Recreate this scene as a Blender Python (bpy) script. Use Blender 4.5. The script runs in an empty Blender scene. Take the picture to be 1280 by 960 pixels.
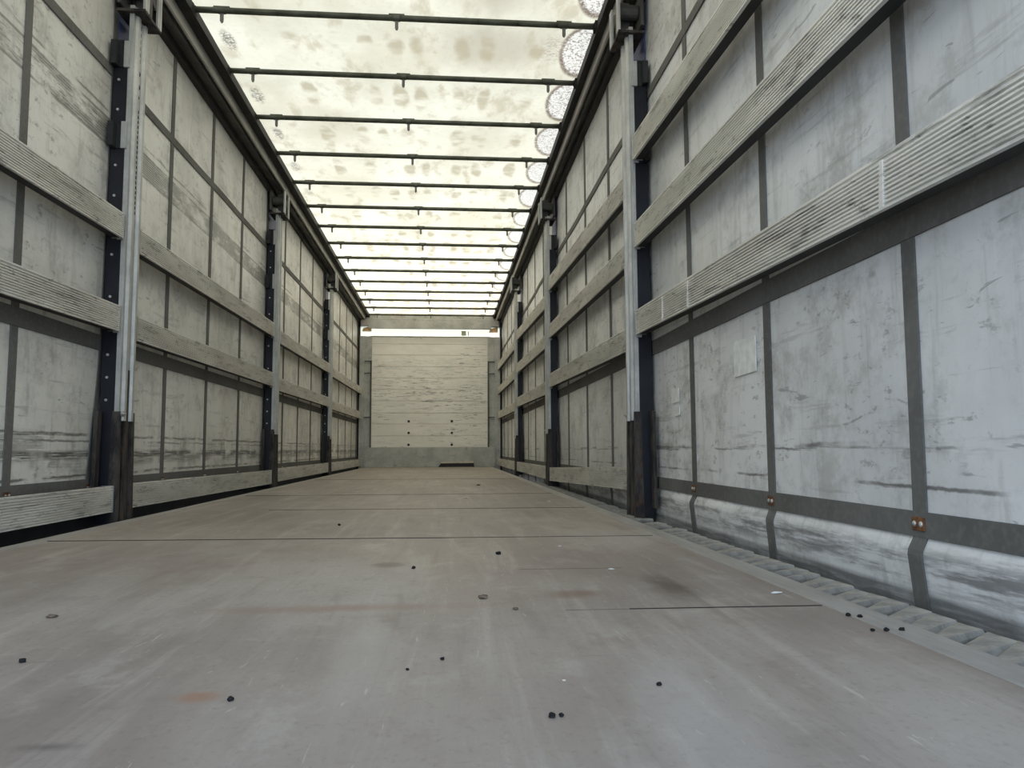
import bpy, bmesh, math, random
from mathutils import Vector, Matrix

S = bpy.context.scene
COL = S.collection
random.seed(7)

# ------------------------------------------------------------------ camera, world, sun, exposure
cam_d = bpy.data.cameras.new('camera')
cam = bpy.data.objects.new('camera', cam_d)
COL.objects.link(cam)
S.camera = cam
cam_d.sensor_width = 36.0
cam_d.lens = 27.0                      # 960 px focal length on a 1280 px wide frame
cam_d.clip_start = 0.02
cam_d.clip_end = 200
RIGHT = Vector((0.99636632, -0.08507929, -0.00395873))
UP = Vector((-0.00326581, -0.0846088, 0.99640889))
FWD = Vector((0.08510871, 0.99277533, 0.08457921))
cam.matrix_world = Matrix(((RIGHT.x, UP.x, -FWD.x, 0.2784), (RIGHT.y, UP.y, -FWD.y, 0.0),
                           (RIGHT.z, UP.z, -FWD.z, 0.2978), (0, 0, 0, 1)))

world = bpy.data.worlds.new('sky'); S.world = world
world.use_nodes = True
wb = world.node_tree.nodes['Background']
wt = world.node_tree
wg = wt.nodes.new('ShaderNodeTexCoord'); ws = wt.nodes.new('ShaderNodeSeparateXYZ')
wr = wt.nodes.new('ShaderNodeValToRGB')
wt.links.new(wg.outputs['Generated'], ws.inputs[0]); wt.links.new(ws.outputs[2], wr.inputs[0])
wt.links.new(wr.outputs[0], wb.inputs['Color'])
wr.color_ramp.elements[0].position = 0.0
wr.color_ramp.elements[0].color = (0.70, 0.84, 1.0, 1)      # bright hazy horizon
wr.color_ramp.elements[1].position = 0.85
wr.color_ramp.elements[1].color = (0.20, 0.27, 0.40, 1)     # deeper zenith
wb.inputs['Strength'].default_value = 2.5

sun_d = bpy.data.lights.new('sun', 'SUN')
sun = bpy.data.objects.new('sun', sun_d); COL.objects.link(sun)
sun_d.energy = 5.2
sun_d.angle = math.radians(2.0)
sun_d.color = (1.0, 0.90, 0.70)
sun.rotation_euler = Vector((0.12, -0.52, -0.80)).to_track_quat('-Z', 'Y').to_euler()

S.cycles.max_bounces = 16
S.cycles.diffuse_bounces = 12
S.cycles.transmission_bounces = 12
S.view_settings.view_transform = 'Standard'
S.view_settings.look = 'None'
S.view_settings.gamma = 1.0
S.view_settings.use_curve_mapping = False
S.view_settings.exposure = 0.36

# ------------------------------------------------------------------ node helpers
class G:
    def __init__(s, name, rough=0.7, metal=0.0, spec=0.3):
        s.m = bpy.data.materials.new(name); s.m.use_nodes = True
        s.t = s.m.node_tree; s.n = s.t.nodes; s.l = s.t.links
        s.b = s.n['Principled BSDF']
        s.b.inputs['Roughness'].default_value = rough
        s.b.inputs['Metallic'].default_value = metal
        s.b.inputs['Specular IOR Level'].default_value = spec
        s.co = s.n.new('ShaderNodeTexCoord').outputs['Object']
        sp = s.n.new('ShaderNodeSeparateXYZ'); s.l.new(s.co, sp.inputs[0])
        s.x, s.y, s.z = sp.outputs
    def put(s, v, sock):
        if isinstance(v, (int, float)): sock.default_value = v
        elif isinstance(v, tuple): sock.default_value = v if len(v) == len(sock.default_value) else (*v, 1)
        else: s.l.new(v, sock)
    def math(s, op, a, b=None, c=None, clamp=False):
        n = s.n.new('ShaderNodeMath'); n.operation = op; n.use_clamp = clamp
        s.put(a, n.inputs[0])
        if b is not None: s.put(b, n.inputs[1])
        if c is not None: s.put(c, n.inputs[2])
        return n.outputs[0]
    def mul(s, a, b): return s.math('MULTIPLY', a, b)
    def add(s, a, b): return s.math('ADD', a, b)
    def sub(s, a, b): return s.math('SUBTRACT', a, b)
    def mx(s, *a):
        r = a[0]
        for b in a[1:]: r = s.math('MAXIMUM', r, b)
        return r
    def step(s, v, lo, hi, a=0.0, b=1.0):
        n = s.n.new('ShaderNodeMapRange'); n.interpolation_type = 'SMOOTHSTEP'
        s.put(v, n.inputs[0])
        n.inputs[1].default_value = lo; n.inputs[2].default_value = hi
        n.inputs[3].default_value = a; n.inputs[4].default_value = b
        return n.outputs[0]
    def band(s, v, c, w, soft=0.3):            # 1 near c, 0 beyond w
        d = s.math('ABSOLUTE', s.sub(v, c))
        return s.step(d, w * (1 - soft), w * (1 + soft), 1.0, 0.0)
    def vec(s, sx=1, sy=1, sz=1, off=(0, 0, 0)):
        n = s.n.new('ShaderNodeMapping'); s.l.new(s.co, n.inputs[0])
        n.inputs['Scale'].default_value = (sx, sy, sz); n.inputs['Location'].default_value = off
        return n.outputs[0]
    def noise(s, scale, v=None, detail=4, rough=0.55, dist=0.0):
        n = s.n.new('ShaderNodeTexNoise'); n.inputs['Scale'].default_value = scale
        n.inputs['Detail'].default_value = detail; n.inputs['Roughness'].default_value = rough
        n.inputs['Distortion'].default_value = dist
        s.l.new(v if v is not None else s.co, n.inputs['Vector'])
        return n.outputs['Fac']
    def mix(s, f, a, b, mode='MIX'):
        n = s.n.new('ShaderNodeMix'); n.data_type = 'RGBA'; n.blend_type = mode
        s.put(f, n.inputs[0]); s.put(a, n.inputs[6]); s.put(b, n.inputs[7])
        return n.outputs[2]
    def bump(s, h, strength=0.2, dist=0.01):
        n = s.n.new('ShaderNodeBump'); n.inputs['Strength'].default_value = strength
        n.inputs['Distance'].default_value = dist
        s.l.new(h, n.inputs['Height']); s.l.new(n.outputs[0], s.b.inputs['Normal'])
    def col(s, c): s.put(c, s.b.inputs['Base Color'])
    def rgh(s, v): s.put(v, s.b.inputs['Roughness'])

def simple(name, c, rough=0.6, metal=0.0, spec=0.3, var=0.25, scale=12, c2=None):
    g = G(name, rough, metal, spec)
    n = g.step(g.noise(scale), 0.3, 0.7)
    dark = c2 or tuple(k * (1 - var) for k in c)
    g.col(g.mix(n, dark, c))
    return g.m

# ---- curtain fabric (inside lining), shared pattern for both walls
def curtain_mat(name, scuff_z, scuff_lines, low_band, base=(0.60, 0.59, 0.55), light=(0.78, 0.77, 0.73)):
    g = G(name, 0.4, 0.0, 0.65)
    big = g.noise(1.3, g.vec(1, 1, 1.2), 5, 0.6)
    streak = g.noise(1.0, g.vec(1, 17, 2.2), 6, 0.68, 0.8)
    hstreak = g.noise(1.0, g.vec(1, 2.2, 34), 5, 0.65)
    weave = g.noise(1.0, g.vec(1, 70, 90), 2)
    c = g.mix(g.step(big, 0.32, 0.68), base, light)
    c = g.mix(g.mul(g.step(streak, 0.50, 0.72), 0.45), c, (0.33, 0.325, 0.305))
    mott = g.noise(1.0, g.vec(1, 4.5, 5.5), 6, 0.72)
    c = g.mix(g.mul(g.step(mott, 0.50, 0.68), 0.50), c, (0.34, 0.335, 0.31))
    c = g.mix(g.mul(g.step(streak, 0.46, 0.25), 0.30), c, (0.78, 0.78, 0.76))
    c = g.mix(g.mul(g.step(hstreak, 0.57, 0.70), 0.42), c, (0.22, 0.215, 0.205))
    # small scuffs
    sp = g.noise(1.0, g.vec(1, 17, 36), 5, 0.7)
    sp2 = g.noise(2.1, None, 3)
    c = g.mix(g.mul(g.mul(g.step(sp, 0.57, 0.66), g.step(sp2, 0.40, 0.58)), 0.58), c, (0.17, 0.165, 0.155))
    sm = g.noise(1.0, g.vec(1, 2.6, 3.0, (0, 7, 1)), 6, 0.75)
    c = g.mix(g.mul(g.step(sm, 0.51, 0.68), 0.55), c, (0.29, 0.283, 0.26))
    scr = g.noise(1.0, g.vec(1, 5, 26, (0, 3, 9)), 3, 0.6, 1.2)
    c = g.mix(g.mul(g.step(scr, 0.67, 0.71), 0.5), c, (0.13, 0.125, 0.12))
    # rubbing lines of load and boards
    brk = g.noise(1.0, g.vec(1, 3.4, 1.5), 5, 0.7)
    fine = g.noise(1.0, g.vec(1, 5, 120), 4, 0.7)
    for z, w, thr, amt in scuff_lines:
        wob = g.add(g.z, g.mul(g.sub(brk, 0.5), 0.03))
        m = g.mul(g.band(wob, z, w, 0.6), g.step(g.noise(1.0, g.vec(1, 2.3, 0.4, (0, z * 37, 0)), 3, 0.6), thr, thr + 0.10))
        m = g.mul(m, g.step(fine, 0.34, 0.52))
        c = g.mix(g.mul(m, amt), c, (0.085, 0.08, 0.075))
    for z, w, amt in scuff_z:                      # ribbed rub marks left by a missing side board
        rib = g.math('SINE', g.mul(g.z, 520.0))
        rb = g.step(rib, -0.6, 0.8, 0.62, 1.0)
        edge = g.mul(g.mx(g.band(g.z, z + w, 0.005, 0.5), g.band(g.z, z - w, 0.005, 0.5)), g.step(g.noise(1.0, g.vec(1, 1.7, 1, (0, 8, 2)), 4, 0.7), 0.42, 0.52))
        c = g.mix(g.mul(edge, 0.7), c, (0.12, 0.115, 0.105))
        m = g.mul(g.mul(g.band(g.z, z, w, 0.10), rb), g.step(g.noise(1.0, g.vec(1, 2.2, 9, (0, 5, 2)), 6, 0.75), 0.38, 0.54))
        c = g.mix(g.mul(m, amt), c, (0.12, 0.115, 0.105))
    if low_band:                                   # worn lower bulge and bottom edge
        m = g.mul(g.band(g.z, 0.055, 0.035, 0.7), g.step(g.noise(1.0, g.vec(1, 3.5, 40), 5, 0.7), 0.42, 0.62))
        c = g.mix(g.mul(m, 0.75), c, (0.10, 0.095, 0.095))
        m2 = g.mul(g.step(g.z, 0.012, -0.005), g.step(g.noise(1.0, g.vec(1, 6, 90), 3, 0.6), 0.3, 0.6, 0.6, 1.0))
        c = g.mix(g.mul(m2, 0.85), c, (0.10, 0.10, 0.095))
    g.col(c)
    g.bump(g.add(g.mul(big, 0.6), g.mul(weave, 0.12)), 0.22, 0.02)
    g.rgh(g.step(mott, 0.3, 0.7, 0.28, 0.50))
    return g.m

M = {}
M['curtain_r'] = curtain_mat('curtain_lining_worn', [], [(0.305, 0.006, 0.47, .75), (0.296, 0.003, 0.42, .7), (0.215, 0.004, 0.44, .8), (0.255, 0.02, 0.60, .4), (0.44, 0.05, 0.66, .45), (0.62, 0.03, 0.62, .4), (1.05, .03, .6, .35)], True,
                             base=(0.60, 0.605, 0.60), light=(0.77, 0.775, 0.77))
M['curtain_l'] = curtain_mat('curtain_lining_rubbed', [(1.735, 0.060, 0.95)], [(0.282, 0.016, 0.38, .95), (0.255, 0.022, 0.42, .6), (0.365, 0.006, 0.40, .8), (0.338, 0.004, 0.42, .7), (0.195, 0.006, 0.40, .85), (0.32, .05, .52, .40), (1.83, 0.006, .45, .7)], False)

g = G('webbing_strap', 0.7, 0, 0.2)
n = g.noise(1.0, g.vec(1, 60, 60), 3); n2 = g.noise(3.0)
c = g.mix(g.step(n2, 0.3, 0.7), (0.105, 0.102, 0.095), (0.15, 0.147, 0.138))
g.col(g.mix(g.mul(g.step(n, 0.45, 0.7), 0.35), c, (0.20, 0.195, 0.18))); M['strap'] = g.m

# ribbed aluminium of the side boards
g = G('weathered_aluminium', 0.46, 0.25, 0.5)
n = g.noise(1.0, g.vec(30, 5, 40), 5, 0.7); n2 = g.noise(1.0, g.vec(8, 1.6, 9), 4)
n3 = g.noise(1.0, g.vec(1, 9, 26), 5, 0.75)
c = g.mix(g.step(n2, 0.3, 0.7), (0.63, 0.615, 0.575), (0.80, 0.785, 0.74))
c = g.mix(g.mul(g.step(n, 0.52, 0.68), 0.55), c, (0.17, 0.165, 0.15))
c = g.mix(g.mul(g.step(n3, 0.57, 0.68), 0.65), c, (0.10, 0.097, 0.09))
g.col(c); g.rgh(g.step(n, 0.3, 0.7, 0.42, 0.62)); M['alu'] = g.m

g = G('galvanised_steel', 0.5, 0.45, 0.4)
v = g.n.new('ShaderNodeTexVoronoi'); v.inputs['Scale'].default_value = 60; g.l.new(g.co, v.inputs['Vector'])
n = g.noise(6.0, None, 5, 0.65); n2 = g.noise(1.0, g.vec(20, 20, 3), 4)
c = g.mix(g.step(n, 0.3, 0.7), (0.40, 0.41, 0.40), (0.58, 0.58, 0.56))
c = g.mix(g.mul(v.outputs['Distance'], 0.25), c, (0.30, 0.305, 0.30))
c = g.mix(g.mul(g.step(n2, 0.55, 0.72), 0.5), c, (0.2, 0.195, 0.185))
g.col(c); M['galv'] = g.m

g = G('galvanised_front_frame', 0.6, 0.25, 0.3)
n = g.noise(5.0, None, 6, 0.65); n2 = g.noise(1.0, g.vec(9, 9, 16), 5, 0.7)
c = g.mix(g.step(n, 0.3, 0.7), (0.36, 0.375, 0.355), (0.52, 0.53, 0.505))
c = g.mix(g.mul(g.step(n2, 0.56, 0.7), 0.55), c, (0.19, 0.195, 0.185))
c = g.mix(g.mul(g.step(n2, 0.42, 0.3), 0.35), c, (0.64, 0.64, 0.61))
g.col(c); M['front_steel'] = g.m

g = G('rusty_dark_steel', 0.75, 0.2, 0.3)
n = g.noise(1.0, g.vec(25, 25, 7), 6, 0.7); n2 = g.noise(18.0, None, 5, 0.7)
c = g.mix(g.step(n, 0.35, 0.65), (0.022, 0.021, 0.022), (0.085, 0.075, 0.066))
c = g.mix(g.mul(g.step(n2, 0.56, 0.72), 0.7), c, (0.12, 0.055, 0.028))
c = g.mix(g.mul(g.step(n, 0.66, 0.76), 0.55), c, (0.22, 0.21, 0.19))
g.col(c); M['rusty'] = g.m

M['black_steel'] = simple('black_painted_steel', (0.028, 0.029, 0.032), 0.5, 0, 0.3, 0.4, 15)
M['blue_black'] = simple('blue_black_steel', (0.008, 0.009, 0.016), 0.45, 0, 0.35, 0.4, 15)
M['bow'] = simple('grey_green_bow_tube', (0.115, 0.125, 0.095), 0.45, 0.3, 0.4, 0.45, 7)
M['tab'] = simple('grey_plastic_tab', (0.20, 0.20, 0.19), 0.6, 0, 0.3, 0.2, 20)
M['rail_strip'] = simple('aluminium_rail_face', (0.52, 0.50, 0.46), 0.5, 0.3, 0.4, 0.25, 5)
M['rail_dark'] = simple('dirty_dark_rail', (0.035, 0.034, 0.032), 0.6, 0.1, 0.3, 0.4, 6)
M['rail_mid'] = simple('grey_rail_profile', (0.13, 0.128, 0.118), 0.55, 0.3, 0.3, 0.4, 6)
M['blue_tarp'] = simple('blue_outer_tarpaulin', (0.09, 0.11, 0.26), 0.5, 0, 0.3, 0.25, 6)
M['hole'] = simple('dark_punched_hole', (0.012, 0.012, 0.012), 0.9, 0, 0.1)
M['bolt'] = simple('bright_bolt_head', (0.60, 0.59, 0.56), 0.4, 0.6, 0.5, 0.3, 60)
M['rust'] = simple('orange_rust', (0.20, 0.095, 0.045), 0.85, 0, 0.2, 0.6, 60, c2=(0.07, 0.035, 0.02))
M['patch'] = simple('repair_tape', (0.86, 0.87, 0.84), 0.35, 0, 0.4, 0.2, 30)
M['pebble'] = simple('dark_grit', (0.02, 0.02, 0.021), 0.8, 0, 0.2, 0.4, 60)
M['stone'] = simple('brown_mud_crumb', (0.22, 0.17, 0.125), 0.85, 0, 0.2, 0.6, 50)
M['chip'] = simple('white_paint_flake', (0.75, 0.75, 0.72), 0.6, 0, 0.3, 0.15, 40)
M['bar'] = simple('dark_bar_face', (0.025, 0.024, 0.026), 0.6, 0, 0.3, 0.3, 12)
M['bar_top'] = simple('tan_bar_top', (0.66, 0.60, 0.50), 0.6, 0.1, 0.3, 0.3, 12)  # paler tan for the top of the bar
M['seam'] = simple('dark_floor_joint', (0.035, 0.030, 0.028), 0.8, 0, 0.2, 0.4, 20)
M['asphalt'] = simple('grey_yard_asphalt', (0.22, 0.22, 0.22), 0.9, 0, 0.2, 0.3, 2)
M['orange_bracket'] = simple('ochre_gusset_paint', (0.72, 0.50, 0.26), 0.6, 0, 0.3, 0.4, 14)
M['white_box'] = simple('pale_marker_plate', (0.85, 0.87, 0.66), 0.6, 0, 0.3, 0.1, 14)

g = G('pleat_canvas', 0.8, 0, 0.2)
n = g.noise(14.0, None, 5, 0.65)
c = g.mix(g.step(n, 0.3, 0.7), (0.24, 0.235, 0.215), (0.46, 0.45, 0.42))
g.col(c); g.bump(n, 0.25, 0.01); M['pleat'] = g.m

# floor: phenolic plywood, dusty
g = G('worn_plywood_deck', 0.55, 0, 0.35)
big = g.noise(1.0, g.vec(1.3, 0.9, 1), 5, 0.6)
lng = g.noise(1.0, g.vec(16, 1.1, 1), 5, 0.65, 0.6)
fin = g.noise(1.0, g.vec(90, 60, 1), 3, 0.7)
c = g.mix(g.step(big, 0.3, 0.7), (0.252, 0.214, 0.190), (0.330, 0.293, 0.254))
cloud = g.noise(1.0, g.vec(1.9, 0.8, 1, (7, 1, 0)), 4, 0.6, 0.5)
c = g.mix(g.mul(g.step(cloud, 0.52, 0.68), 0.45), c, (0.43, 0.402, 0.365))
c = g.mix(g.mul(g.step(cloud, 0.46, 0.30), 0.40), c, (0.19, 0.148, 0.128))
c = g.mix(g.mul(g.step(lng, 0.50, 0.72), 0.45), c, (0.45, 0.41, 0.37))
c = g.mix(g.mul(g.step(lng, 0.46, 0.28), 0.38), c, (0.175, 0.14, 0.118))
c = g.mix(g.mul(g.step(fin, 0.52, 0.72), 0.30), c, (0.15, 0.12, 0.10))
blot = g.noise(1.0, g.vec(7, 5, 1, (1, 3, 0)), 6, 0.75)
c = g.mix(g.mul(g.step(blot, 0.52, 0.68), 0.38), c, (0.205, 0.17, 0.145))
c = g.mix(g.mul(g.step(blot, 0.47, 0.32), 0.35), c, (0.45, 0.42, 0.375))
bl = g.noise(1.0, g.vec(3.2, 2.6, 1, (4, 2, 0)), 5, 0.65)
c = g.mix(g.mul(g.step(bl, 0.60, 0.76), 0.5), c, (0.16, 0.115, 0.09))
c = g.mix(g.mul(g.step(bl, 0.40, 0.24), 0.45), c, (0.50, 0.475, 0.44))
xs = g.noise(1.0, g.vec(2.0, 60, 1), 4, 0.7, 0.3)
c = g.mix(g.mul(g.step(xs, 0.64, 0.74), 0.35), c, (0.14, 0.11, 0.09))
scr = g.noise(1.0, g.vec(55, 6, 1, (2, 7, 0)), 2, 0.5, 2.5)
c = g.mix(g.mul(g.step(scr, 0.70, 0.74), 0.32), c, (0.60, 0.58, 0.55))
# stains with a shape of their own
def spot(cx, cy, rx, ry, colr, amt):
    global c
    dx = g.mul(g.sub(g.x, cx), 1 / rx); dy = g.mul(g.sub(g.y, cy), 1 / ry)
    d = g.math('SQRT', g.add(g.mul(dx, dx), g.mul(dy, dy)))
    d = g.add(d, g.mul(g.sub(bl, 0.5), 2.2))
    c = g.mix(g.mul(g.step(d, 1.1, 0.2), amt), c, colr)
spot(0.77, 1.66, 0.06, 0.16, (0.10, 0.075, 0.06), .8)
spot(0.54, 1.60, 0.07, 0.06, (0.17, 0.10, 0.07), .6)
spot(-0.02, 0.99, 0.035, 0.03, (0.30, 0.16, 0.10), .7)
spot(-0.12, 0.84, 0.05, 0.02, (0.10, 0.085, 0.08), .7)
spot(0.13, 2.05, 0.05, 0.05, (0.12, 0.10, 0.08), .6)
spot(0.10, 1.50, 0.30, 0.05, (0.24, 0.145, 0.105), .5)
spot(0.56, 0.95, 0.07, 0.35, (0.43, 0.41, 0.39), .35)
spot(0.16, 1.22, 0.06, 0.42, (0.44, 0.41, 0.37), .35)
g.col(c); g.bump(g.add(lng, g.mul(fin, 0.3)), 0.12, 0.01)
g.rgh(g.step(big, 0.3, 0.7, 0.42, 0.62)); M['floor'] = g.m

g = G('deck_edge_steel', 0.55, 0.2, 0.35)
n = g.noise(1.0, g.vec(20, 3, 1), 5, 0.7)
g.col(g.mix(g.step(n, 0.3, 0.7), (0.29, 0.275, 0.255), (0.40, 0.385, 0.365))); M['edge'] = g.m

# front wall boards: white, scuffed along the boards
g = G('white_scuffed_boards', 0.5, 0, 0.35)
n = g.noise(1.0, g.vec(2.5, 1, 9), 5, 0.65); n2 = g.noise(1.0, g.vec(6, 1, 60), 5, 0.75)
n3 = g.noise(1.0, g.vec(1.2, 1, 2.2), 3)
c = g.mix(g.step(n, 0.3, 0.7), (0.80, 0.785, 0.72), (0.90, 0.885, 0.83))
midz = g.mul(g.step(g.z, 0.75, 1.05), g.step(g.z, 2.05, 1.75))
c = g.mix(g.mul(g.mul(g.step(n2, 0.50, 0.62), midz), 0.55), c, (0.40, 0.46, 0.47))
c = g.mix(g.mul(g.mul(g.step(n2, 0.58, 0.64), g.step(n3, 0.42, 0.55)), 0.9), c, (0.06, 0.055, 0.05))
g.col(c); M['boards'] = g.m

# translucent roof tarpaulin and front light strip
def tarp_mat(name, dirty):
    g = G(name)
    base = (0.80, 0.785, 0.70)
    if dirty:
        big = g.noise(1.0, g.vec(1.6, 1.2, 1), 5, 0.6); wv = g.noise(1.0, g.vec(26, 26, 1), 4, 0.7)
        st = g.noise(1.0, g.vec(7, 3.2, 1), 4, 0.6)
        light_lift = g.mx(g.step(g.y, 4.6, 11.5), g.step(g.y, 3.85, 3.2))  # dirtier near stretch; far end and unseen rear paled to brighten the interior
        c = g.mix(g.step(big, 0.3, 0.7), g.mix(light_lift, (0.49, 0.47, 0.375), (0.78, 0.72, 0.54)), g.mix(light_lift, (0.64, 0.62, 0.525), (0.86, 0.815, 0.65)))
        c = g.mix(g.mul(g.step(st, 0.52, 0.70), 0.65), c, (0.37, 0.33, 0.235))
        c = g.mix(g.mul(g.step(wv, 0.52, 0.7), 0.28), c, (0.44, 0.42, 0.34))
        P = 0.661
        fy = g.math('FRACT', g.mul(g.sub(g.y, 4.01), 1 / P))
        my = g.sub(fy, 0.5)                                           # -0.5..0.5 between bows
        def ell(cx, rx, ry, cy=0.0):
            dx = g.mul(g.sub(g.x, cx), 1 / rx); dy = g.mul(g.sub(my, cy), 1 / ry)
            return g.math('SQRT', g.add(g.mul(dx, dx), g.mul(dy, dy)))
        grain = g.noise(1.0, g.vec(60, 60, 1), 4, 0.8)
        # crescent-ringed damp circles along the right edge
        d = g.add(ell(1.09, 0.135, 0.43), g.mul(g.sub(big, 0.5), 0.25))
        ins = g.step(d, 0.98, 0.92)
        c = g.mix(g.mul(ins, 0.85), c, (0.64, 0.635, 0.60))
        c = g.mix(g.mul(g.mul(ins, g.step(grain, 0.48, 0.60)), g.step(g.y, 4.4, 7.5, 0.95, 0.45)), c, (0.20, 0.165, 0.15))
        ring = g.mul(g.step(d, 0.86, 0.96), g.step(d, 1.14, 1.0))
        c = g.mix(g.mul(g.mul(ring, g.step(grain, 0.30, 0.50)), g.step(g.y, 4.4, 7.5, 0.9, 0.7)), c, (0.13, 0.095, 0.075))
        # wider damp bloom beside the nearest circles
        d2 = g.add(ell(0.90, 0.10, 0.34), g.mul(g.sub(st, 0.5), 1.3))
        near = g.step(g.y, 5.0, 4.4)
        c = g.mix(g.mul(g.mul(g.step(d2, 1.1, 0.4), g.step(grain, 0.44, 0.60)), g.mul(near, 0.8)), c, (0.34, 0.29, 0.25))
        d2b = g.add(ell(0.55, 0.40, 0.5), g.mul(g.sub(st, 0.5), 1.0))
        c = g.mix(g.mul(g.step(d2b, 1.2, 0.3), g.mul(near, 0.6)), c, (0.33, 0.30, 0.235))
        # dark scuffs along the left edge and faint drip marks in the middle
        d3 = g.add(ell(-0.985, 0.05, 0.22, 0.08), g.mul(g.sub(st, 0.5), 1.0))
        c = g.mix(g.mul(g.mul(g.step(d3, 1.0, 0.5), g.step(grain, 0.40, 0.56)), g.mul(g.step(g.y, 9.0, 5.0), 0.9)), c, (0.16, 0.15, 0.13))
        for cx, rr in ((-0.62, .05), (-0.36, .05), (-0.20, .04), (-0.03, .05), (0.10, .045), (0.36, .05), (0.52, .05), (0.80, .05)):
            dd = g.add(ell(cx, rr, 0.24, 0.02), g.mul(g.sub(st, 0.5), 2.2))
            rg = g.mul(g.step(dd, 1.25, 0.55), g.step(g.noise(1.0, g.vec(3, 5, 1, (cx * 9, 0, 0)), 3), 0.40, 0.62))
            c = g.mix(g.mul(rg, 0.75), c, (0.34, 0.30, 0.21))
        far = g.mul(g.step(g.y, 10.0, 12.8), g.step(st, 0.40, 0.62))
        c = g.mix(g.mul(far, 0.55), c, (0.80, 0.60, 0.42))
    else:
        n = g.noise(1.0, g.vec(3, 1, 3), 3)
        c = g.mix(n, (0.90, 0.90, 0.84), (0.94, 0.94, 0.88))
    d = g.n.new('ShaderNodeBsdfDiffuse'); t = g.n.new('ShaderNodeBsdfTranslucent'); a = g.n.new('ShaderNodeMixShader')
    g.put(c, d.inputs['Color']); g.put(c, t.inputs['Color'])
    g.put(g.step(g.y, 4.0, 12.0, 0.55, 0.65), a.inputs[0])  # more translucent toward the far end, to lift the light deep inside
    g.l.new(d.outputs[0], a.inputs[1]); g.l.new(t.outputs[0], a.inputs[2])
    g.l.new(a.outputs[0], g.n['Material Output'].inputs['Surface'])
    return g.m
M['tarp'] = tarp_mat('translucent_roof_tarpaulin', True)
M['glow_strip'] = tarp_mat('translucent_front_sheet', False)

# ------------------------------------------------------------------ mesh helpers
class MB:
    def __init__(s): s.bm = bmesh.new()
    def hexa(s, p):          # 8 points: bottom ring 0-3, top ring 4-7
        v = [s.bm.verts.new(q) for q in p]
        for f in ((0, 3, 2, 1), (4, 5, 6, 7), (0, 1, 5, 4), (1, 2, 6, 5), (2, 3, 7, 6), (3, 0, 4, 7)):
            s.bm.faces.new([v[i] for i in f])
        return s
    def box(s, x0, x1, y0, y1, z0, z1):
        return s.hexa([(x0, y0, z0), (x1, y0, z0), (x1, y1, z0), (x0, y1, z0),
                       (x0, y0, z1), (x1, y0, z1), (x1, y1, z1), (x0, y1, z1)])
    def prism(s, prof, axis, a, b, fa=None, fb=None):      # closed profile extruded along an axis
        def place(q, t, f):
            u, w = q
            if f: u, w = f(u, w)
            return {'y': (u, t, w), 'x': (t, u, w), 'z': (u, w, t)}[axis]
        A = [s.bm.verts.new(place(q, a, fa)) for q in prof]
        B = [s.bm.verts.new(place(q, b, fb)) for q in prof]
        k = len(prof)
        for i in range(k):
            s.bm.faces.new((A[i], A[(i + 1) % k], B[(i + 1) % k], B[i]))
        s.bm.faces.new(A[::-1]); s.bm.faces.new(B)
        return s
    def cyl(s, p0, p1, r, n=12, r2=None):
        p0, p1 = Vector(p0), Vector(p1); d = (p1 - p0).normalized()
        t = Vector((0, 0, 1)) if abs(d.z) < .9 else Vector((1, 0, 0))
        u = d.cross(t).normalized(); w = d.cross(u); r2 = r if r2 is None else r2
        A = [s.bm.verts.new(p0 + (u * math.cos(2 * math.pi * i / n) + w * math.sin(2 * math.pi * i / n)) * r) for i in range(n)]
        B = [s.bm.verts.new(p1 + (u * math.cos(2 * math.pi * i / n) + w * math.sin(2 * math.pi * i / n)) * r2) for i in range(n)]
        for i in range(n): s.bm.faces.new((A[i], B[i], B[(i + 1) % n], A[(i + 1) % n]))
        s.bm.faces.new(A); s.bm.faces.new(B[::-1])
        return s
    def grid(s, f, nu, nv):
        V = [[s.bm.verts.new(f(i / nu, j / nv)) for j in range(nv + 1)] for i in range(nu + 1)]
        for i in range(nu):
            for j in range(nv):
                s.bm.faces.new((V[i][j], V[i + 1][j], V[i + 1][j + 1], V[i][j + 1]))
        return s
    def blob(s, c, r, sq=(1, 1, 1), jit=0.25, rnd=None, sub=2):
        q = bmesh.ops.create_icosphere(s.bm, subdivisions=sub, radius=1)
        rnd = rnd or random
        for v in q['verts']:
            k = 1 + rnd.uniform(-jit, jit)
            v.co = Vector((c[0] + v.co.x * r * sq[0] * k, c[1] + v.co.y * r * sq[1] * k, c[2] + v.co.z * r * sq[2] * k))
        return s
    def build(s, name, mat, parent=None, smooth=False, bevel=0.0, loc=None):
        bmesh.ops.recalc_face_normals(s.bm, faces=s.bm.faces)
        me = bpy.data.meshes.new(name); s.bm.to_mesh(me); s.bm.free()
        me.materials.append(mat)
        if smooth:
            for p in me.polygons: p.use_smooth = True
        o = bpy.data.objects.new(name, me); COL.objects.link(o)
        if parent: o.parent = parent
        if loc: o.location = loc
        if bevel:
            b = o.modifiers.new('bevel', 'BEVEL'); b.width = bevel; b.segments = 2; b.limit_method = 'ANGLE'
        return o

def tag(o, label=None, cat=None, group=None, kind=None):
    if label: o['label'] = label
    if cat: o['category'] = cat
    if group: o['group'] = group
    if kind: o['kind'] = kind
    return o
def empty(name, loc=(0, 0, 0), rz=0.0):
    o = bpy.data.objects.new(name, None); COL.objects.link(o)
    o.location = loc; o.rotation_euler = (0, 0, rz); o.empty_display_size = 0.1
    return o
def copy_tree(o, parent=None):
    c = o.copy(); COL.objects.link(c)
    if parent: c.parent = parent
    for ch in list(o.children): copy_tree(ch, c)
    return c

Y0, D = 0.47, 13.41           # rear end of the deck, front wall
POST_Y = (3.585, 6.63, 9.70)
FL, FR = -1.093, 1.060        # deck edges
ORD = ('nearest', 'second', 'third', 'farthest')

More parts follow.
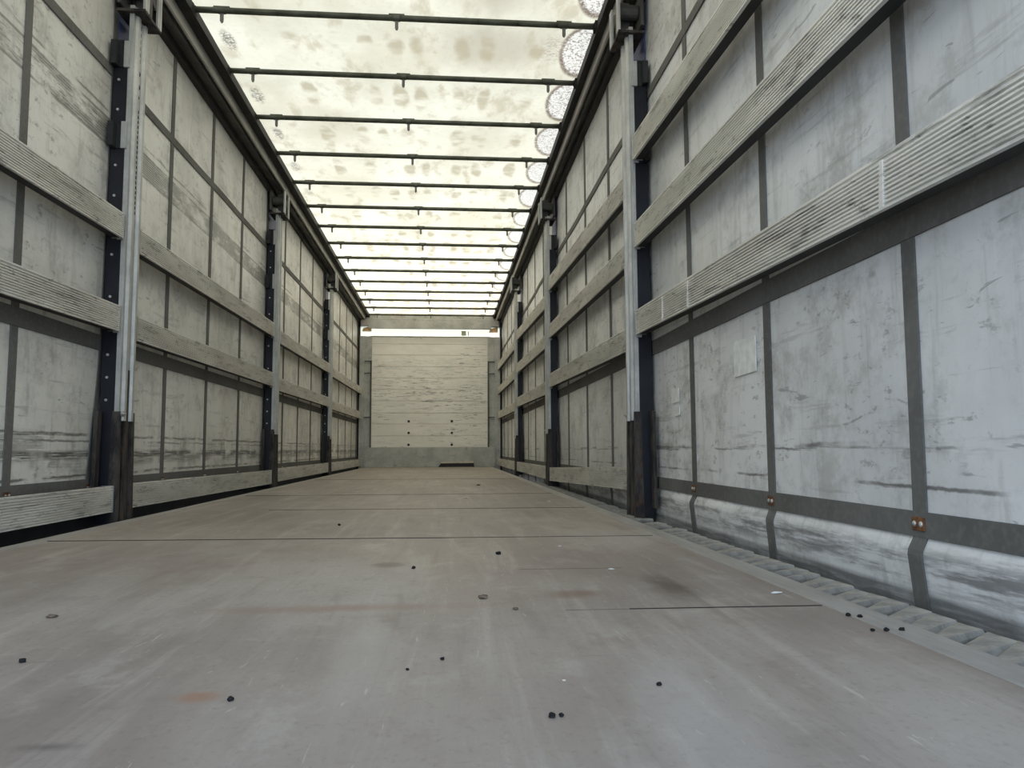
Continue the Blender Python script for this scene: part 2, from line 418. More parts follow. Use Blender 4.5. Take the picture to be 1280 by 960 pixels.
# ------------------------------------------------------------------ structure: deck
fl = MB().box(FL + 0.055, FR - 0.066, Y0, D, -0.05, 0).build('floor', M['floor'])
tag(fl, 'worn brown plywood load floor with dusty streaks', 'floor', kind='structure')
def seam(xa, ya, xb, yb, w, mat=None):
    h = min(0.0012, w * .45)
    MB().hexa([(xa, ya - w, -.002), (xb, yb - w, -.002), (xb, yb + w, -.002), (xa, ya + w, -.002),
               (xa, ya - w, h), (xb, yb - w, h), (xb, yb + w, h), (xa, ya + w, h)]).build('seam', M['seam'], fl)
seam(-1.035, 2.700, 0.30, 2.640, 0.0050)
seam(0.30, 2.640, 0.985, 2.622, 0.0025)
seam(0.62, 1.438, 0.989, 1.431, 0.0022)
seam(0.50, 1.440, 0.62, 1.438, 0.0007)
seam(0.46, 1.932, 0.72, 1.929, 0.0008)
seam(0.42, 3.925, 0.985, 3.915, 0.0055)
seam(-0.60, 3.95, 0.42, 3.925, 0.0025)
seam(-1.03, 5.20, 0.985, 5.18, 0.0035)
seam(-1.03, 7.86, 0.985, 7.83, 0.0035)
seam(0.72, 12.6, 0.72, 13.3, 0.010)
e1 = MB().box(FR - 0.066, FR, Y0, D, -0.09, 0.0015).build('trim_1', M['edge'], bevel=0.002)
tag(e1, 'pale steel edge strip along the right side of the deck', 'floor edge', kind='structure')
e2 = MB().box(FL, FL + 0.055, Y0, D, -0.09, 0.0015).build('trim_2', M['edge'], bevel=0.002)
tag(e2, 'pale steel edge strip along the left side of the deck', 'floor edge', kind='structure')
for s, nm, lb in ((1, 'trim_3', 'right'), (-1, 'trim_4', 'left')):
    b = MB().box(min(s * 1.045, s * 1.30), max(s * 1.045, s * 1.30), Y0, D, -0.30, -0.16).build(nm, M['black_steel'])
    tag(b, 'dark chassis side beam in the gap below the %s curtain' % lb, 'chassis beam', kind='structure')
gr = MB().grid(lambda u, v: (-30 + 60 * u, -30 + 70 * v, -1.25), 2, 2).build('ground', M['asphalt'])
tag(gr, 'grey yard surface under the trailer', 'ground', kind='structure')

# ------------------------------------------------------------------ structure: curtain walls
def curtain_x(s, y, z):
    x = 1.25 + 0.002 * math.sin(y * 4.1 + s) * math.sin(z * 2.3 + 0.5) + 0.001 * math.sin(y * 7.3 + z * 2)
    if s > 0:                                   # loose belly below the hem webbing
        t = (z - 0.122) / -0.14
        if 0 < t:
            k = min(1, t * 3.2); x -= 0.015 * (k * k * (3 - 2 * k)) * max(0.0, 1 - max(0, t - .2) * 0.9) * (1 + 0.15 * math.sin(y * 5)) * min(1.0, max(0.0, min(abs(y - q) for q in POST_Y) - .16) * 5)
    return s * x
ZS = [-0.16, -0.10, -0.06, -0.03, 0.0, 0.02, 0.04, 0.06, 0.08, 0.09, 0.10, 0.105, 0.11, 0.115, 0.119, 0.123, 0.14, 0.2, 0.3] + [0.3 + 0.16 * k for k in range(1, 15)]
def curtain(s, name, mat, label):
    ny = 110
    mb = MB()
    V = [[mb.bm.verts.new((curtain_x(s, Y0 + (D + .012 - Y0) * i / ny, z), Y0 + (D + .012 - Y0) * i / ny, z)) for z in ZS] for i in range(ny + 1)]
    for i in range(ny):
        for j in range(len(ZS) - 1):
            mb.bm.faces.new((V[i][j], V[i + 1][j], V[i + 1][j + 1], V[i][j + 1]))
    o = mb.build(name, mat, smooth=True)
    return tag(o, label, 'curtain wall', kind='structure')
WR = curtain(1, 'wall_right', M['curtain_r'], 'right curtain side with blue-grey lining and dark webbing grid')
WL = curtain(-1, 'wall_left', M['curtain_l'], 'left curtain side with rubbed grey lining and dark webbing grid')

def vstrap(s, y, z0, z1, w, wall, name='vertical_strap', lean=0.0):
    mb = MB(); zs = [z for z in ZS if z0 < z < z1]; zs = [z0] + zs + [z1]
    rings = []
    for z in zs:
        ring = []
        for yy, off in ((y - w, .0005), (y + w, .0005), (y + w, .0045), (y - w, .0045)):
            yy += lean * max(0.0, 1 - z / 0.7); x = curtain_x(s, yy, z); ring.append(mb.bm.verts.new((x - s * off, yy, z)))
        rings.append(ring)
    for a, b in zip(rings, rings[1:]):
        for i in range(4): mb.bm.faces.new((a[i], a[(i + 1) % 4], b[(i + 1) % 4], b[i]))
    mb.bm.faces.new(rings[0]); mb.bm.faces.new(rings[-1][::-1])
    return mb.build(name, M['strap'], wall)
def hstrap(s, pts, w, wall, off=0.0065, name='horizontal_strap', mat='strap'):
    mb = MB(); rings = []
    path = []
    for (ya, za), (yb, zb) in zip(pts, pts[1:]):
        k = max(2, int((yb - ya) / 0.15))
        path += [(ya + (yb - ya) * i / k, za + (zb - za) * i / k) for i in range(k)]
    path.append(pts[-1])
    for y, z in path:
        ring = []
        for zz, o in ((z - w, .001), (z + w, .001), (z + w, off), (z - w, off)):
            ring.append(mb.bm.verts.new((curtain_x(s, y, max(zz, 0.123)) - s * o, y, zz)))
        rings.append(ring)
    for a, b in zip(rings, rings[1:]):
        for i in range(4): mb.bm.faces.new((a[i], a[(i + 1) % 4], b[(i + 1) % 4], b[i]))
    mb.bm.faces.new(rings[0]); mb.bm.faces.new(rings[-1][::-1])
    return mb.build(name, M[mat], wall)

STRAP_R = [(Y0, 2.02), (2.70, 2.010), (3.66, 2.003), (5.0, 2.0), (D, 2.01)]
RS = [0.80, 1.515, 2.23, 2.955, 3.69, 4.44, 5.225, 6.05, 6.80, 7.55, 8.30, 9.05, 9.85, 10.6, 11.35, 12.1, 12.85]
LS = [1.30, 2.05, 2.83, 3.535, 4.30, 5.03, 5.79, 6.57, 7.32, 8.07, 8.82, 9.57, 10.32, 11.07, 11.82, 12.57, 13.25]
for y in RS: vstrap(1, y, -0.16, 2.55, 0.023, WR)
for y in LS: vstrap(-1, y, -0.10, 2.55, 0.023, WL, lean=-0.11 if y == 3.535 else 0.0)
hstrap(1, [(Y0, 0.140), (D, 0.152)], 0.026, WR)
hstrap(-1, [(Y0, 0.152), (D, 0.152)], 0.026, WL)
hstrap(1, [(Y0, 0.770), (D, 0.772)], 0.034, WR)
hstrap(-1, [(Y0, 0.775), (D, 0.772)], 0.034, WL)
hstrap(1, STRAP_R, 0.021, WR)
hstrap(-1, [(Y0, 2.02), (D, 2.035)], 0.022, WL)
# rusty rivet plates where each vertical strap meets the hem webbing
def rivets(s, y, wall):
    x = curtain_x(s, y, 0.14)
    xi = x - s * 0.009
    a, b = sorted((x - s * .006, xi))
    p = MB().box(a, b, y - .022, y + .022, 0.128, 0.156).build('rivet_plate', M['rust'], wall, bevel=0.002)
    for dy in (-0.011, 0.011):
        q = MB()
        bmesh.ops.create_icosphere(q.bm, subdivisions=2, radius=0.0062)
        for v in q.bm.verts: v.co = Vector((xi - s * 0.0005 + v.co.x * .6, y + dy + v.co.y, 0.142 + v.co.z))
        q.build('rivet', M['bolt'], p, smooth=True)
for y in RS[1:9]: rivets(1, y, WR)
for y in LS[2:9]:
    if y not in (3.535, 6.57): rivets(-1, y, WL)
rivets(-1, 3.447, WL)
mb = MB()
mb.prism([(-1.241, -.16), (-1.246, -.16), (-1.246, .075), (-1.241, .075)], 'y', Y0, D)
mb.build('gap_shade_strip', M['black_steel'], WL)  # dark strip painting the shade of the gap behind the bottom boards
# repair patches on the right lining
def patch(y0, y1, z0, z1, skew=0.0):
    mb = MB(); pts = []
    for off in (.002, .005):
        for y, z in ((y0, z0 + skew), (y1, z0), (y1, z1), (y0, z1 - skew)):
            pts.append((curtain_x(1, y, z) - off, y, z))
    mb.hexa(pts).build('repair_patch', M['patch'], WR)
patch(2.315, 2.50, 0.535, 0.655, 0.004)
patch(3.13, 3.235, 0.49, 0.555, 0.004)
patch(3.125, 3.19, 0.432, 0.478, 0.006)
# blue outer skin showing behind the post heads
for s, w, yy in ((-1, WL, POST_Y[0]), (1, WR, POST_Y[0]), (-1, WL, POST_Y[1]), (1, WR, POST_Y[1]), (-1, WL, POST_Y[2]), (1, WR, POST_Y[2])):
    mb = MB(); pts = []
    for off in (.001, .006):
        for y, z in ((yy - .03, 2.20), (yy + .26, 2.08), (yy + .22, 2.54), (yy - .03, 2.54)):
            pts.append((curtain_x(s, y, z) - s * off, y, z))
    mb.hexa(pts).build('blue_gusset', M['blue_tarp'], w)

# ------------------------------------------------------------------ structure: roof tarpaulin and rails
def tz(y):
    t = ((y - 4.011) / 0.661) % 1.0
    return 2.652 + 0.010 * (1 - math.cos(2 * math.pi * t)) * 0.5
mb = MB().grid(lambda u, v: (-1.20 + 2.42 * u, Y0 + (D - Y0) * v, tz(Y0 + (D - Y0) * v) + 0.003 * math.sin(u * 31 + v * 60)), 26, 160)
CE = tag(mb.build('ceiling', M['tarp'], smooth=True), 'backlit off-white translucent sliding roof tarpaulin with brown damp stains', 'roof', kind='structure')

def roof_rail(s, xin, xst, name, label):
    # dark track carrying the bows, pale aluminium face under it, grooved dark roller channel, all one length
    def P(pr): return [(s * a, b) for a, b in pr]
    top = MB().prism(P([(xin, 2.592), (xin + .008, 2.592), (xin + .008, 2.600), (1.30, 2.600), (1.30, 2.70), (1.20, 2.70), (1.20, 2.645), (xin, 2.645)]), 'y', Y0, D).build(name, M['rail_dark'])
    tag(top, label, 'roof rail', kind='structure')
    MB().prism(P([(xst, 2.532), (xst + .012, 2.532), (xst + .012, 2.60), (xst, 2.60)]), 'y', Y0, D).build('rail_face', M['rail_strip'], top)
    MB().prism(P([(xst + .012, 2.545), (xst + .03, 2.545), (xst + .03, 2.528), (xst + .040, 2.528), (xst + .040, 2.545), (1.24, 2.545), (1.24, 2.52), (1.30, 2.52), (1.30, 2.60), (xst + .012, 2.60)]), 'y', Y0, D).build('roller_channel', M['rail_mid'], top)
    MB().prism(P([(1.215, 2.50), (1.30, 2.50), (1.30, 2.545), (1.215, 2.545)]), 'y', Y0, D).build('curtain_track', M['rail_dark'], top)
    return top
RR = roof_rail(1, 1.098, 1.142, 'trim_5', 'right roof rail of pale aluminium with a black track above')
RL = roof_rail(-1, 1.055, 1.118, 'trim_6', 'left roof rail of pale aluminium with a black track above')

# ------------------------------------------------------------------ structure: front wall
wf = MB()
nb = 10; hb = (2.30 - 0.30) / nb
zc = [0.33, 0.532, 0.735, 0.925, 1.135, 1.335, 1.535, 1.735, 1.935, 2.13, 2.28]
for a, b in zip(zc, zc[1:]):
    wf.prism([(-1.05, D - .0), (1.05, D - .0), (1.05, D + .04), (-1.05, D + .04)], 'z', a + .007, b - .007)
wf.box(-1.29, 1.29, D + .012, D + .05, -0.1, 2.258)
WF = tag(wf.build('wall_front', M['boards'], bevel=0.003), 'white scuffed plank bulkhead closing the far end', 'bulkhead', kind='structure')
for s, xa, xb in ((-1, -1.215, -1.012), (1, 1.000, 1.215)):
    p = MB().box(xa, xb, D - .05, D + .012, -0.05, 2.258)
    xm = xa + .10 if s < 0 else xb - .10
    p.box(min(xm, xa if s < 0 else xb), max(xm, xa if s < 0 else xb), D - .08, D - .05, -0.05, 2.258)
    P_ = p.build('frame_post', M['front_steel'], WF, bevel=0.004)
    MB().box(min(s * 1.213, s * 1.244), max(s * 1.213, s * 1.244), D - .07, D + .012, -0.15, 2.52).build('corner_seal', M['black_steel'], WF)
    # perforated lashing strip on the outer edge
    q = MB()
    xe = -1.205 if s < 0 else 1.205
    pr = []
    for k in range(14):
        z = 0.18 + k * .035; pr += [(-.006, z), (-.006, z + .02), (-.001, z + .021), (-.001, z + .034)]
    pr += [(.006, 0.18 + 14 * .035), (.006, .18)]
    q.prism([(xe + u, w) for u, w in pr], 'y', D - .085, D - .079)
    q.build('lashing_strip', M['bolt'], P_)
    # thin conduit bracketed beside the planks
    xr = -1.018 if s < 0 else 1.008
    c_ = MB().box(xr - .012, xr + .012, D - .075, D - .05, 0.33, 1.83)
    for z in (0.85, 1.61, 1.82):
        c_.box(min(xr, xr + s * .11), max(xr, xr + s * .11), D - .10, D - .08, z - .009, z + .009)
        c_.box(min(xr, xr + s * .012), max(xr, xr + s * .012), D - .10, D - .05, z - .009, z + .009)
    c_.build('conduit', M['rail_mid'], WF)
MB().box(-1.117, 1.128, D - .11, D - .05, 0.0, 0.335).build('kick_plate', M['front_steel'], WF, bevel=0.004)
gl = MB().box(-1.25, 1.25, D + .0, D + .004, 2.258, 2.46).build('light_strip', M['glow_strip'], WF)
gl['label'] = 'bright backlit white strip under the header'
hd = MB().box(-1.06, 1.06, D - .16, D - .09, 2.385, 2.53)
hd.box(-1.10, 1.10, D - .16, D + .02, 2.53, 2.56).box(-1.25, 1.25, D - .02, D + .02, 2.44, 2.66)
hd.build('header_beam', M['front_steel'], WF, bevel=0.004)
for s in (-1, 1):
    a, b = sorted((s * 1.06, s * 1.19))
    MB().box(a, b, D - .20, D - .06, 2.43, 2.535).build('corner_casting', M['rail_strip'], WF, bevel=0.008)
    a, b = sorted((s * 1.02, s * 1.17))
    MB().hexa([(a, D - .14, 2.345), (b, D - .14, 2.345), (b, D - .02, 2.345), (a, D - .02, 2.345),
               (a + .02, D - .14, 2.385), (b, D - .14, 2.43), (b, D - .02, 2.43), (a + .02, D - .02, 2.385)]).build('corner_gusset', M['orange_bracket'], WF, bevel=0.004)
MB().box(0.54, 0.62, D - .006, D, 2.29, 2.37).build('marker_plate', M['white_box'], WF)
MB().box(0.655, 0.667, D - .006, D, 2.29, 2.36).build('marker_clip', M['tab'], WF)
for x in (-0.37, 0.375):
    for z in (0.38, 0.585, 0.785):
        MB().cyl((x, D - .006, z), (x, D + .01, z), 0.022, 12).build('plank_bolt', M['black_steel'], WF)
MB().box(-1.29, 1.29, D + .05, D + .06, -0.3, 2.258).build('outer_skin', M['front_steel'], WF)

# ------------------------------------------------------------------ side posts
def make_post():
    r = empty('side_post')
    # local frame: +x points into the trailer, x = 0 is the inner face
    c = MB()
    c.prism([(-.020, -.078), (0, -.078), (0, -.058), (.012, -.050), (.012, -.028), (0, -.022), (0, .022), (.012, .028), (.012, .050),
             (0, .058), (0, .078), (-.020, .078), (-.020, .072), (-.006, .072), (-.006, -.072), (-.020, -.072)], 'z', .43, 2.34)
    ch = c.build('upper_channel', M['galv'], r)
    def teeth(z0, z1, st, w0, w1):
        pr = []; k = int((z1 - z0) / st)
        for i in range(k):
            z = z0 + i * st; pr += [(w1, z), (w1, z + st * .55), (w0, z + st * .6), (w0, z + st * .95)]
        pr += [(-.006, z0 + k * st), (-.006, z0)]
        MB().prism(pr, 'x', -.002, .0016).build('slotted_strip', M['hole'], ch)
    teeth(1.38, 1.90, .024, -.001, .009)
    teeth(2.10, 2.30, .032, -.004, .003)
    for z, q in ((1.935, .008), (1.985, .012), (2.05, .012)):
        MB().cyl((-.003, 0, z), (.0016, 0, z), q, 10).build('hole', M['hole'], ch)
    MB().box(-.004, .002, -.019, .019, .43, .66).build('slot_strip', M['rusty'], ch)  # dark strip marking the narrow lower slot
    MB().prism([(-.080, -.080), (-.021, -.080), (-.021, -.066), (-.012, -.066), (-.012, .066), (-.021, .066), (-.021, .080), (-.080, .080)], 'z', -.02, 2.17).build('core_beam', M['blue_black'], r)
    for z in (0.52, 0.62, 0.72, 0.98, 1.17, 1.44, 1.58, 1.84, 1.98):
        MB().cyl((-.055, -.079, z), (-.055, -.085, z), .006, 8).build('bolt', M['bolt'], r)
    # dark rusty foot with flared flanges
    MB().prism([(-.011, -.030), (.002, -.034), (.006, -.020), (.006, .020), (.002, .034), (-.011, .030)], 'z', -.055, .43,
               None, lambda u, w: (u, w * .75)).build('foot_web', M['rusty'], r)
    for sg in (-1, 1):
        MB().hexa([(-.032, sg * .062, -.055), (.010, sg * .062, -.055), (.010, sg * .088, -.055), (-.032, sg * .088, -.055),
                   (-.026, sg * .060, .47), (.004, sg * .060, .47), (.004, sg * .084, .47), (-.026, sg * .084, .47)]).build('foot_flange', M['rusty'], r)
        MB().hexa([(-.078, sg * .112, .03), (-.062, sg * .112, .03), (-.062, sg * .150, .03), (-.078, sg * .150, .03),
                   (-.078, sg * .098, .47), (-.062, sg * .098, .47), (-.062, sg * .138, .47), (-.078, sg * .138, .47)]).build('side_plate', M['rusty'], r)
    MB().cyl((.004, -.060, .46), (.016, -.060, .46), .011, 8).cyl((.004, -.060, .46), (.024, -.060, .46), .005, 8).build('hinge_bolt', M['bolt'], r)
    # board pockets
    for z in (0.88, 1.30, 1.72, 2.10):
        for sg in (-1, 1):
            a, e = sorted((sg * .079, sg * .090))
            pk = MB().box(-.034, -.010, a, e, z - .062, z + .062).build('board_pocket', M['galv'], r)
            if z > 2 or (z > 1.5):
                a, e = sorted((sg * .080, sg * .122))
                MB().box(-.080, -.056, a, e, z - .060, z + .050).box(-.060, -.030, a if sg > 0 else e - .004, a + .004 if sg > 0 else e, z - .060, z + .050).build('pocket_back', M['black_steel'], pk)
    # roller carriage under the roof rail
    k = MB().box(-.07, .055, -.10, .10, 2.300, 2.312)
    kk = k.build('carriage_plate', M['rusty'], r)
    for a, e in ((-.10, -.05), (.055, .10)):
        MB().box(.046, .056, a, e, 2.312, 2.50).build('carriage_cheek', M['galv'], kk)
    MB().box(-.07, -.055, -.10, .10, 2.34, 2.50).build('carriage_back', M['rail_mid'], kk)
    for yy in (-.045, .045):
        MB().cyl((-.05, yy, 2.43), (.045, yy, 2.43), .036, 16).build('roller', M['rail_mid'], kk)
    MB().box(-.02, .044, -.012, .012, 2.312, 2.50).build('carriage_bracket', M['rail_mid'], kk)
    return r
post0 = make_post(); first = True
for s, side in ((-1, 'left'), (1, 'right')):
    for i, y in enumerate(POST_Y):
        o = post0 if first else copy_tree(post0); first = False
        o.location = (s * 1.155, y, 0.0)
        o.rotation_euler = (0, 0, 0 if s < 0 else math.pi)
        place = ('nearest the camera', 'in the middle of the wall', 'nearest the white bulkhead')[i]
        tag(o, 'galvanised side post with rusty foot on the %s wall, %s' % (side, place), 'post', 'side posts of the curtain walls')

# ------------------------------------------------------------------ ribbed aluminium side boards
def board_profile(h):
    pr = [(.002, -h / 2), (0.0135, -h / 2), (0.0135, -h / 2 + .005)]
    n = 10; z0 = -h / 2 + .006; z1 = h / 2 - .013; st = (z1 - z0) / n
    for k in range(n):
        z = z0 + k * st
        pr += [(0.0066, z + st * .05), (0.0066, z + st * .42), (0.0135, z + st * .53), (0.0135, z + st * .95)]
    pr += [(0.0075, h / 2 - .012), (0.0075, h / 2 - .007), (0.0135, h / 2 - .006), (0.0135, h / 2), (.002, h / 2)]
    return pr
def side_board(s, y0, y1, z0, z1, label, h=0.112, x=1.160):
    r = empty('side_board', (s * x, y0, z0))
    tag(r, label, 'side board', 'ribbed aluminium side boards')
    pr = [(-s * a, b) for a, b in board_profile(h)]
    dz = z1 - z0; L = y1 - y0
    MB().prism(pr, 'y', 0, L, None, lambda u, w: (u, w + dz)).build('ribbed_face', M['alu'], r)
    a, b = sorted((-s * .002, s * .034))
    for q in (-h / 2, h / 2 - .010):
        MB().hexa([(a, 0, q), (b, 0, q), (b, L, q + dz), (a, L, q + dz), (a, 0, q + .010), (b, 0, q + .010), (b, L, q + .010 + dz), (a, L, q + .010 + dz)]).build('back_flange', M['rail_dark'], r)
    a, b = sorted((-s * .015, s * .034))
    for t, zz in ((0.0, 0.0), (L - .012, dz)):
        MB().box(a, b, t, t + .012, zz - h / 2 - .001, zz + h / 2 + .001).build('end_cap', M['galv'], r)
    return r
BAYS = [(Y0 + .02, POST_Y[0] - .092), (POST_Y[0] + .092, POST_Y[1] - .092), (POST_Y[1] + .092, POST_Y[2] - .092), (POST_Y[2] + .092, D - .13)]
BN = ('in the bay nearest the camera', 'in the second bay from the camera', 'in the third bay from the camera', 'in the farthest bay beside the bulkhead')
for i, (a, b) in enumerate(BAYS):
    for lvl, (z, nm) in enumerate(((0.090, 'floor-level'), (0.872, 'middle'), (1.290, 'top'))):
        zn, zf = {0: ((.094, .090), (.093, .077), (.085, .085), (.085, .085)),
                  1: ((.832, .880), (.866, .885), (.865, .885), (.868, .880)),
                  2: ((1.255, 1.298), (1.280, 1.302), (1.280, 1.302), (1.285, 1.30))}[lvl][i]
        side_board(-1, a, b, zn, zf, '%s ribbed aluminium board on the left wall, %s' % (nm, BN[i]), x=1.172)
    for lvl, nm in enumerate(('floor-level', 'lowest raised', 'middle raised', 'topmost')):
        if lvl == 0 and i == 0: continue            # the near right bay has lost its bottom board
        zn, zf = {0: (None, (.156, .085), (.090, .085), (.085, .085)),
                  1: ((.812, .886), (.832, .884), (.84, .885), (.85, .88)),
                  2: ((1.240, 1.300), (1.255, 1.310), (1.26, 1.31), (1.275, 1.30)),
                  3: ((1.610, 1.724), (1.602, 1.728), (1.62, 1.73), (1.66, 1.72))}[lvl][i]
        bd = side_board(1, a, b, zn, zf, '%s ribbed aluminium board on the right wall, %s' % (nm, BN[i]), x=1.172)
        if i == 0 and lvl == 1:                     # pressed-in creases across the big near board
            face = [c for c in bd.children if c.name.startswith('ribbed_face')][0]
            dz = (zf - zn) / (b - a)
            for yy in (1.455, 2.72, 3.05):
                t = yy - a; zc_ = dz * t
                MB().hexa([(-.0145, t - .006, zc_ - .052), (-.0145, t + .010, zc_ - .052), (-.006, t + .012, zc_ - .052), (-.006, t - .008, zc_ - .052),
                           (-.0150, t - .012, zc_ + .045), (-.0150, t + .000, zc_ + .045), (-.006, t + .006, zc_ + .045), (-.006, t - .012, zc_ + .045)]).build('crease', M['alu'], face)

# ------------------------------------------------------------------ roof bows
def make_bow():
    r = empty('roof_bow')
    m = MB(); k = 10
    for i in range(k):
        xa = -1.065 + 2.165 * i / k; xb = -1.065 + 2.165 * (i + 1) / k
        m.cyl((xa, 0, 0), (xb, 0, 0), .0165, 14)
    m.build('tube', M['bow'], r, smooth=True)
    for x in (-0.915, 0.004, 0.917):
        c = MB().box(x - .042, x + .042, -.014, .014, .008, .0178).cyl((x - .018, 0, 0), (x + .018, 0, 0), .019, 14).build('saddle', M['bow'], r)
        MB().prism([(x - .009, -.016), (x + .009, -.016), (x + .009, -.058), (x + .004, -.068), (x - .004, -.068), (x - .009, -.058)], 'y', -.004, .004).build('hanging_tab', M['tab'], c)
    for x in (-1.075, 1.108):
        MB().box(x - .022, x + .022, -.032, .032, -.024, .020).cyl((x - .026, 0, -.002), (x + .026, 0, -.002), .021, 12).build('end_carriage', M['rusty'], r)
    return r
bow0 = make_bow()
NTH = ('nearest', 'second', 'third', 'fourth', 'fifth', 'sixth', 'seventh', 'eighth', 'ninth', 'tenth', 'eleventh', 'twelfth', 'thirteenth', 'fourteenth')
for i in range(15):
    o = bow0 if i == 0 else copy_tree(bow0)
    o.location = (0, 4.011 + 0.661 * i, 2.6243)
    lab = 'dark tubular roof bow across the lit tarpaulin, ' + ('%s from the camera' % NTH[i] if i < 14 else 'last one before the white bulkhead')
    if i == 0: lab = 'dark tubular roof bow across the lit tarpaulin, nearest the camera'
    tag(o, lab, 'roof bow', 'bows under the roof tarpaulin')

# ------------------------------------------------------------------ pleated skirts in the floor gaps
def flap_mesh(w, rnd):
    # stiff canvas pad: its near edge stands proud over the next pad, the far edge tucks under
    hi = rnd.uniform(.014, .030); base = -.034 + rnd.uniform(-.003, .004); sl = .105 + rnd.uniform(-.008, .008)
    def f(u, v):
        x = 0.150 * u
        t = max(0.0, (v - .10) / .90)
        y = w * t * 1.05 + sl * u + .004 * math.sin(3 * t)
        top = base + hi * (1 - t) ** 1.3 * (1 - .92 * u) + .012 * u + .006 * math.sin(math.pi * t) * math.sin(math.pi * u)
        low = base - .030
        return (x, y, low + (top - low) * min(1.0, v / .10))
    return MB().grid(f, 8, 12)
sk = empty('pleated_skirt', (FR + .004, 0.9, 0))
tag(sk, 'grey pleated canvas skirt filling the gap between deck and right curtain', 'skirt')
rnd = random.Random(3)
y = 0.0; n = 0
while y < 6.4 and n < 98:
    w = rnd.uniform(.062, .080)
    skip = 3.24 < y + .9 < 3.34 or 2.98 < y + .9 < 3.02
    if not skip:
        f = flap_mesh(w, rnd).build('flap', M['pleat'], sk, smooth=False, loc=(0, y, 0))
    y += w; n += 1
sk2 = empty('gap_liner', (FL - .004, 2.3, 0))
tag(sk2, 'dark crumpled liner lying in the gap between deck and left curtain', 'gap liner')
def lf(u, v):
    y = 11.0 * v
    return (-.125 * u, y, -.115 + .02 * math.sin(y * 17) * u + .012 * math.sin(y * 41 + 3 * u))
MB().grid(lf, 4, 240).build('crumpled_strip', M['rail_dark'], sk2, smooth=True)
for k, (yy, ln) in enumerate(((2.83, .05), (3.05, .07), (2.72, .06), (4.38, .07), (4.9, .05))):
    MB().cyl((-.05, yy - 2.3, -.09), (-.03, yy - 2.3 + ln * .4, -.03), .0025, 5).cyl((-.03, yy - 2.3 + ln * .4, -.03), (-.05, yy - 2.3 + ln, -.07), .002, 5).build('straw_stalk', M['stone'], sk2)

# ------------------------------------------------------------------ loose things on the deck
br = empty('steel_bar', (0.46, D - .16, 0))
tag(br, 'flat black steel bar lying on the deck against the far kick plate', 'bar')
MB().hexa([(-.315, -.05, 0), (.295, -.05, 0), (.295, .04, 0), (-.30, .04, 0), (-.27, -.045, .062), (.29, -.045, .066), (.29, .04, .066), (-.27, .04, .062)]).build('bar_body', M['bar'], br)
MB().hexa([(-.268, -.044, .062), (.288, -.044, .066), (.288, .04, .066), (-.268, .04, .062), (-.262, -.040, .086), (.284, -.040, .096), (.284, .038, .096), (-.262, .038, .086)]).build('bar_top', M['bar_top'], br)

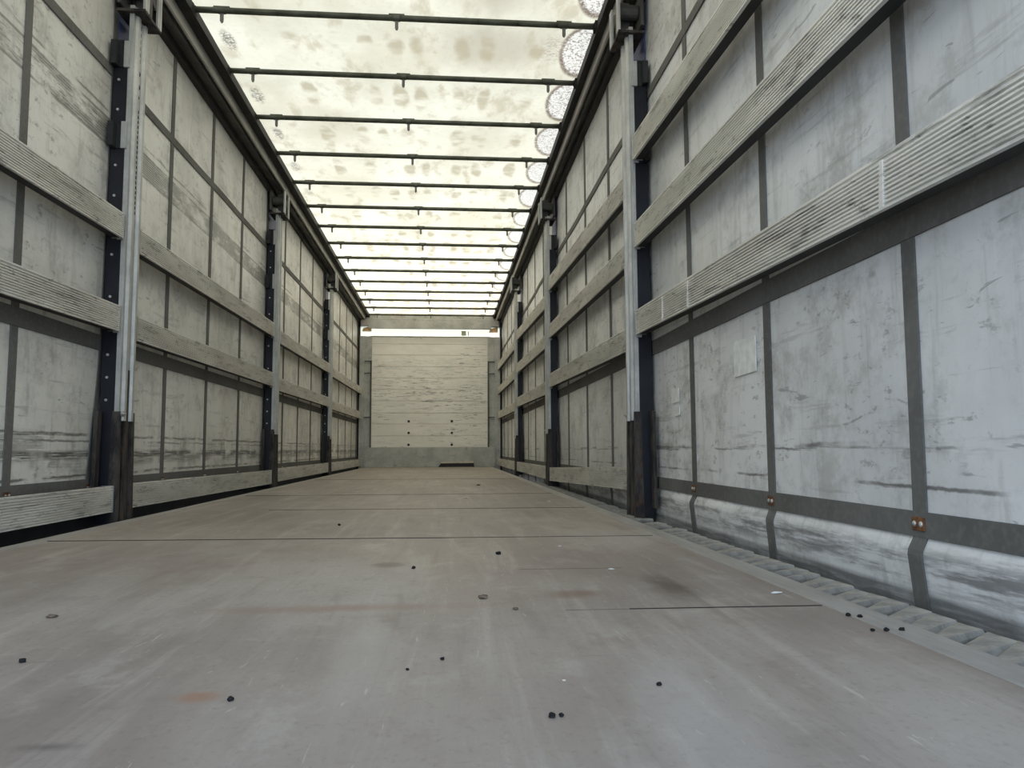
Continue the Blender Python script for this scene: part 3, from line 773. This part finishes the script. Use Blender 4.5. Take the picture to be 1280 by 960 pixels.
def debris(name, x, y, r, mat, label, cat, group, sq=(1, 1, .6), seed=0):
    m = MB().blob((0, 0, r * sq[2] * .85), r, sq, .28, random.Random(seed))
    o = m.build(name, M[mat], smooth=False, loc=(x, y, 0.0))
    return tag(o, label, cat, group)
G1, G2, G3 = 'grit on the deck', 'mud crumbs on the deck', 'white flakes on the deck'
B = [
 (0.023, 0.970, .0036, 'black grit piece alone in the left foreground, beside a small rusty stain on the deck'),
 (0.274, 1.124, .0030, 'black grit speck near the deck centre, right one of a loose pair'),
 (0.227, 1.077, .0022, 'black grit speck near the deck centre, left one of a loose pair'),
 (0.547, 0.978, .0030, 'lone black grit speck on the bare right foreground of the deck'),
 (0.397, 0.876, .0038, 'black grit lump lowest in the centre foreground, bigger of two touching'),
 (0.408, 0.878, .0028, 'black grit crumb lowest in the centre foreground, smaller of two touching'),
 (-0.318, 1.171, .0042, 'dark grit lump at the far left edge of the frame'),
 (0.991, 1.339, .0040, 'black grit on the right edge strip, farthest of the five there'),
 (1.003, 1.322, .0042, 'black grit on the right edge strip, second farthest of the five there'),
 (0.971, 1.226, .0034, 'black grit by the right edge strip, left of a row of three'),
 (0.994, 1.224, .0040, 'black grit by the right edge strip, middle of a row of three'),
 (1.019, 1.221, .0044, 'black grit by the right edge strip, right of a row of three'),
 (0.427, 2.211, .0062, 'dark grit lump in mid deck beyond the mud crumb'),
 (-0.141, 3.114, .0055, 'small dark grit bit just beyond the long floor joint, left of centre'),
 (0.198, 1.971, .0045, 'brownish dark grit bit on the dusty deck left of the middle'),
]
for k, (x, y, r, lab) in enumerate(B): debris('grit', x, y, r, 'pebble', lab, 'grit', G1, (1.1, 1.0, .8), 10 + k)
Cc = [
 (0.353, 1.569, .0085, 'brown and white mud crumb in the middle of the deck', (1.1, .9, .5)),
 (-0.425, 1.473, .0072, 'flat brown mud crumb near the left edge of the frame', (1.3, .8, .45)),
 (0.408, 1.455, .0050, 'tiny brown mud crumb in front of the larger middle one', (1.2, .8, .5)),
 (0.545, 6.40, .014, 'brown mud crumb far down the deck near its middle', (1.2, .9, .4)),
]
for k, (x, y, r, lab, sq) in enumerate(Cc): debris('mud_crumb', x, y, r, 'stone', lab, 'mud crumb', G2, sq, 40 + k)
Wf = [
 (0.431, 1.010, .0022, 'tiny white flake in the centre foreground of the deck', (1, 1.6, .3)),
 (0.686, 1.904, .0065, 'white flake right of the deck centre, by a thin joint', (1.3, .7, .3)),
 (0.627, 2.369, .0060, 'white flake right of centre, just in front of the long floor joint', (.9, .9, .3)),
 (0.957, 1.560, .0085, 'pale flake beside the right edge strip', (1.5, .6, .25)),
 (0.40, 4.75, .012, 'white flake far down the deck, centre', (1.2, .8, .3)),
 (0.86, 4.35, .012, 'white flake far down the deck, near the right wall', (1.0, .8, .3)),
 (0.352, 1.575, .0042, 'white crumb stuck beside the brown mud crumb mid deck', (1.2, .8, 1.6)),
]
for k, (x, y, r, lab, sq) in enumerate(Wf[:-1]): debris('paint_flake', x, y, r, 'chip', lab, 'flake', G3, sq, 70 + k)
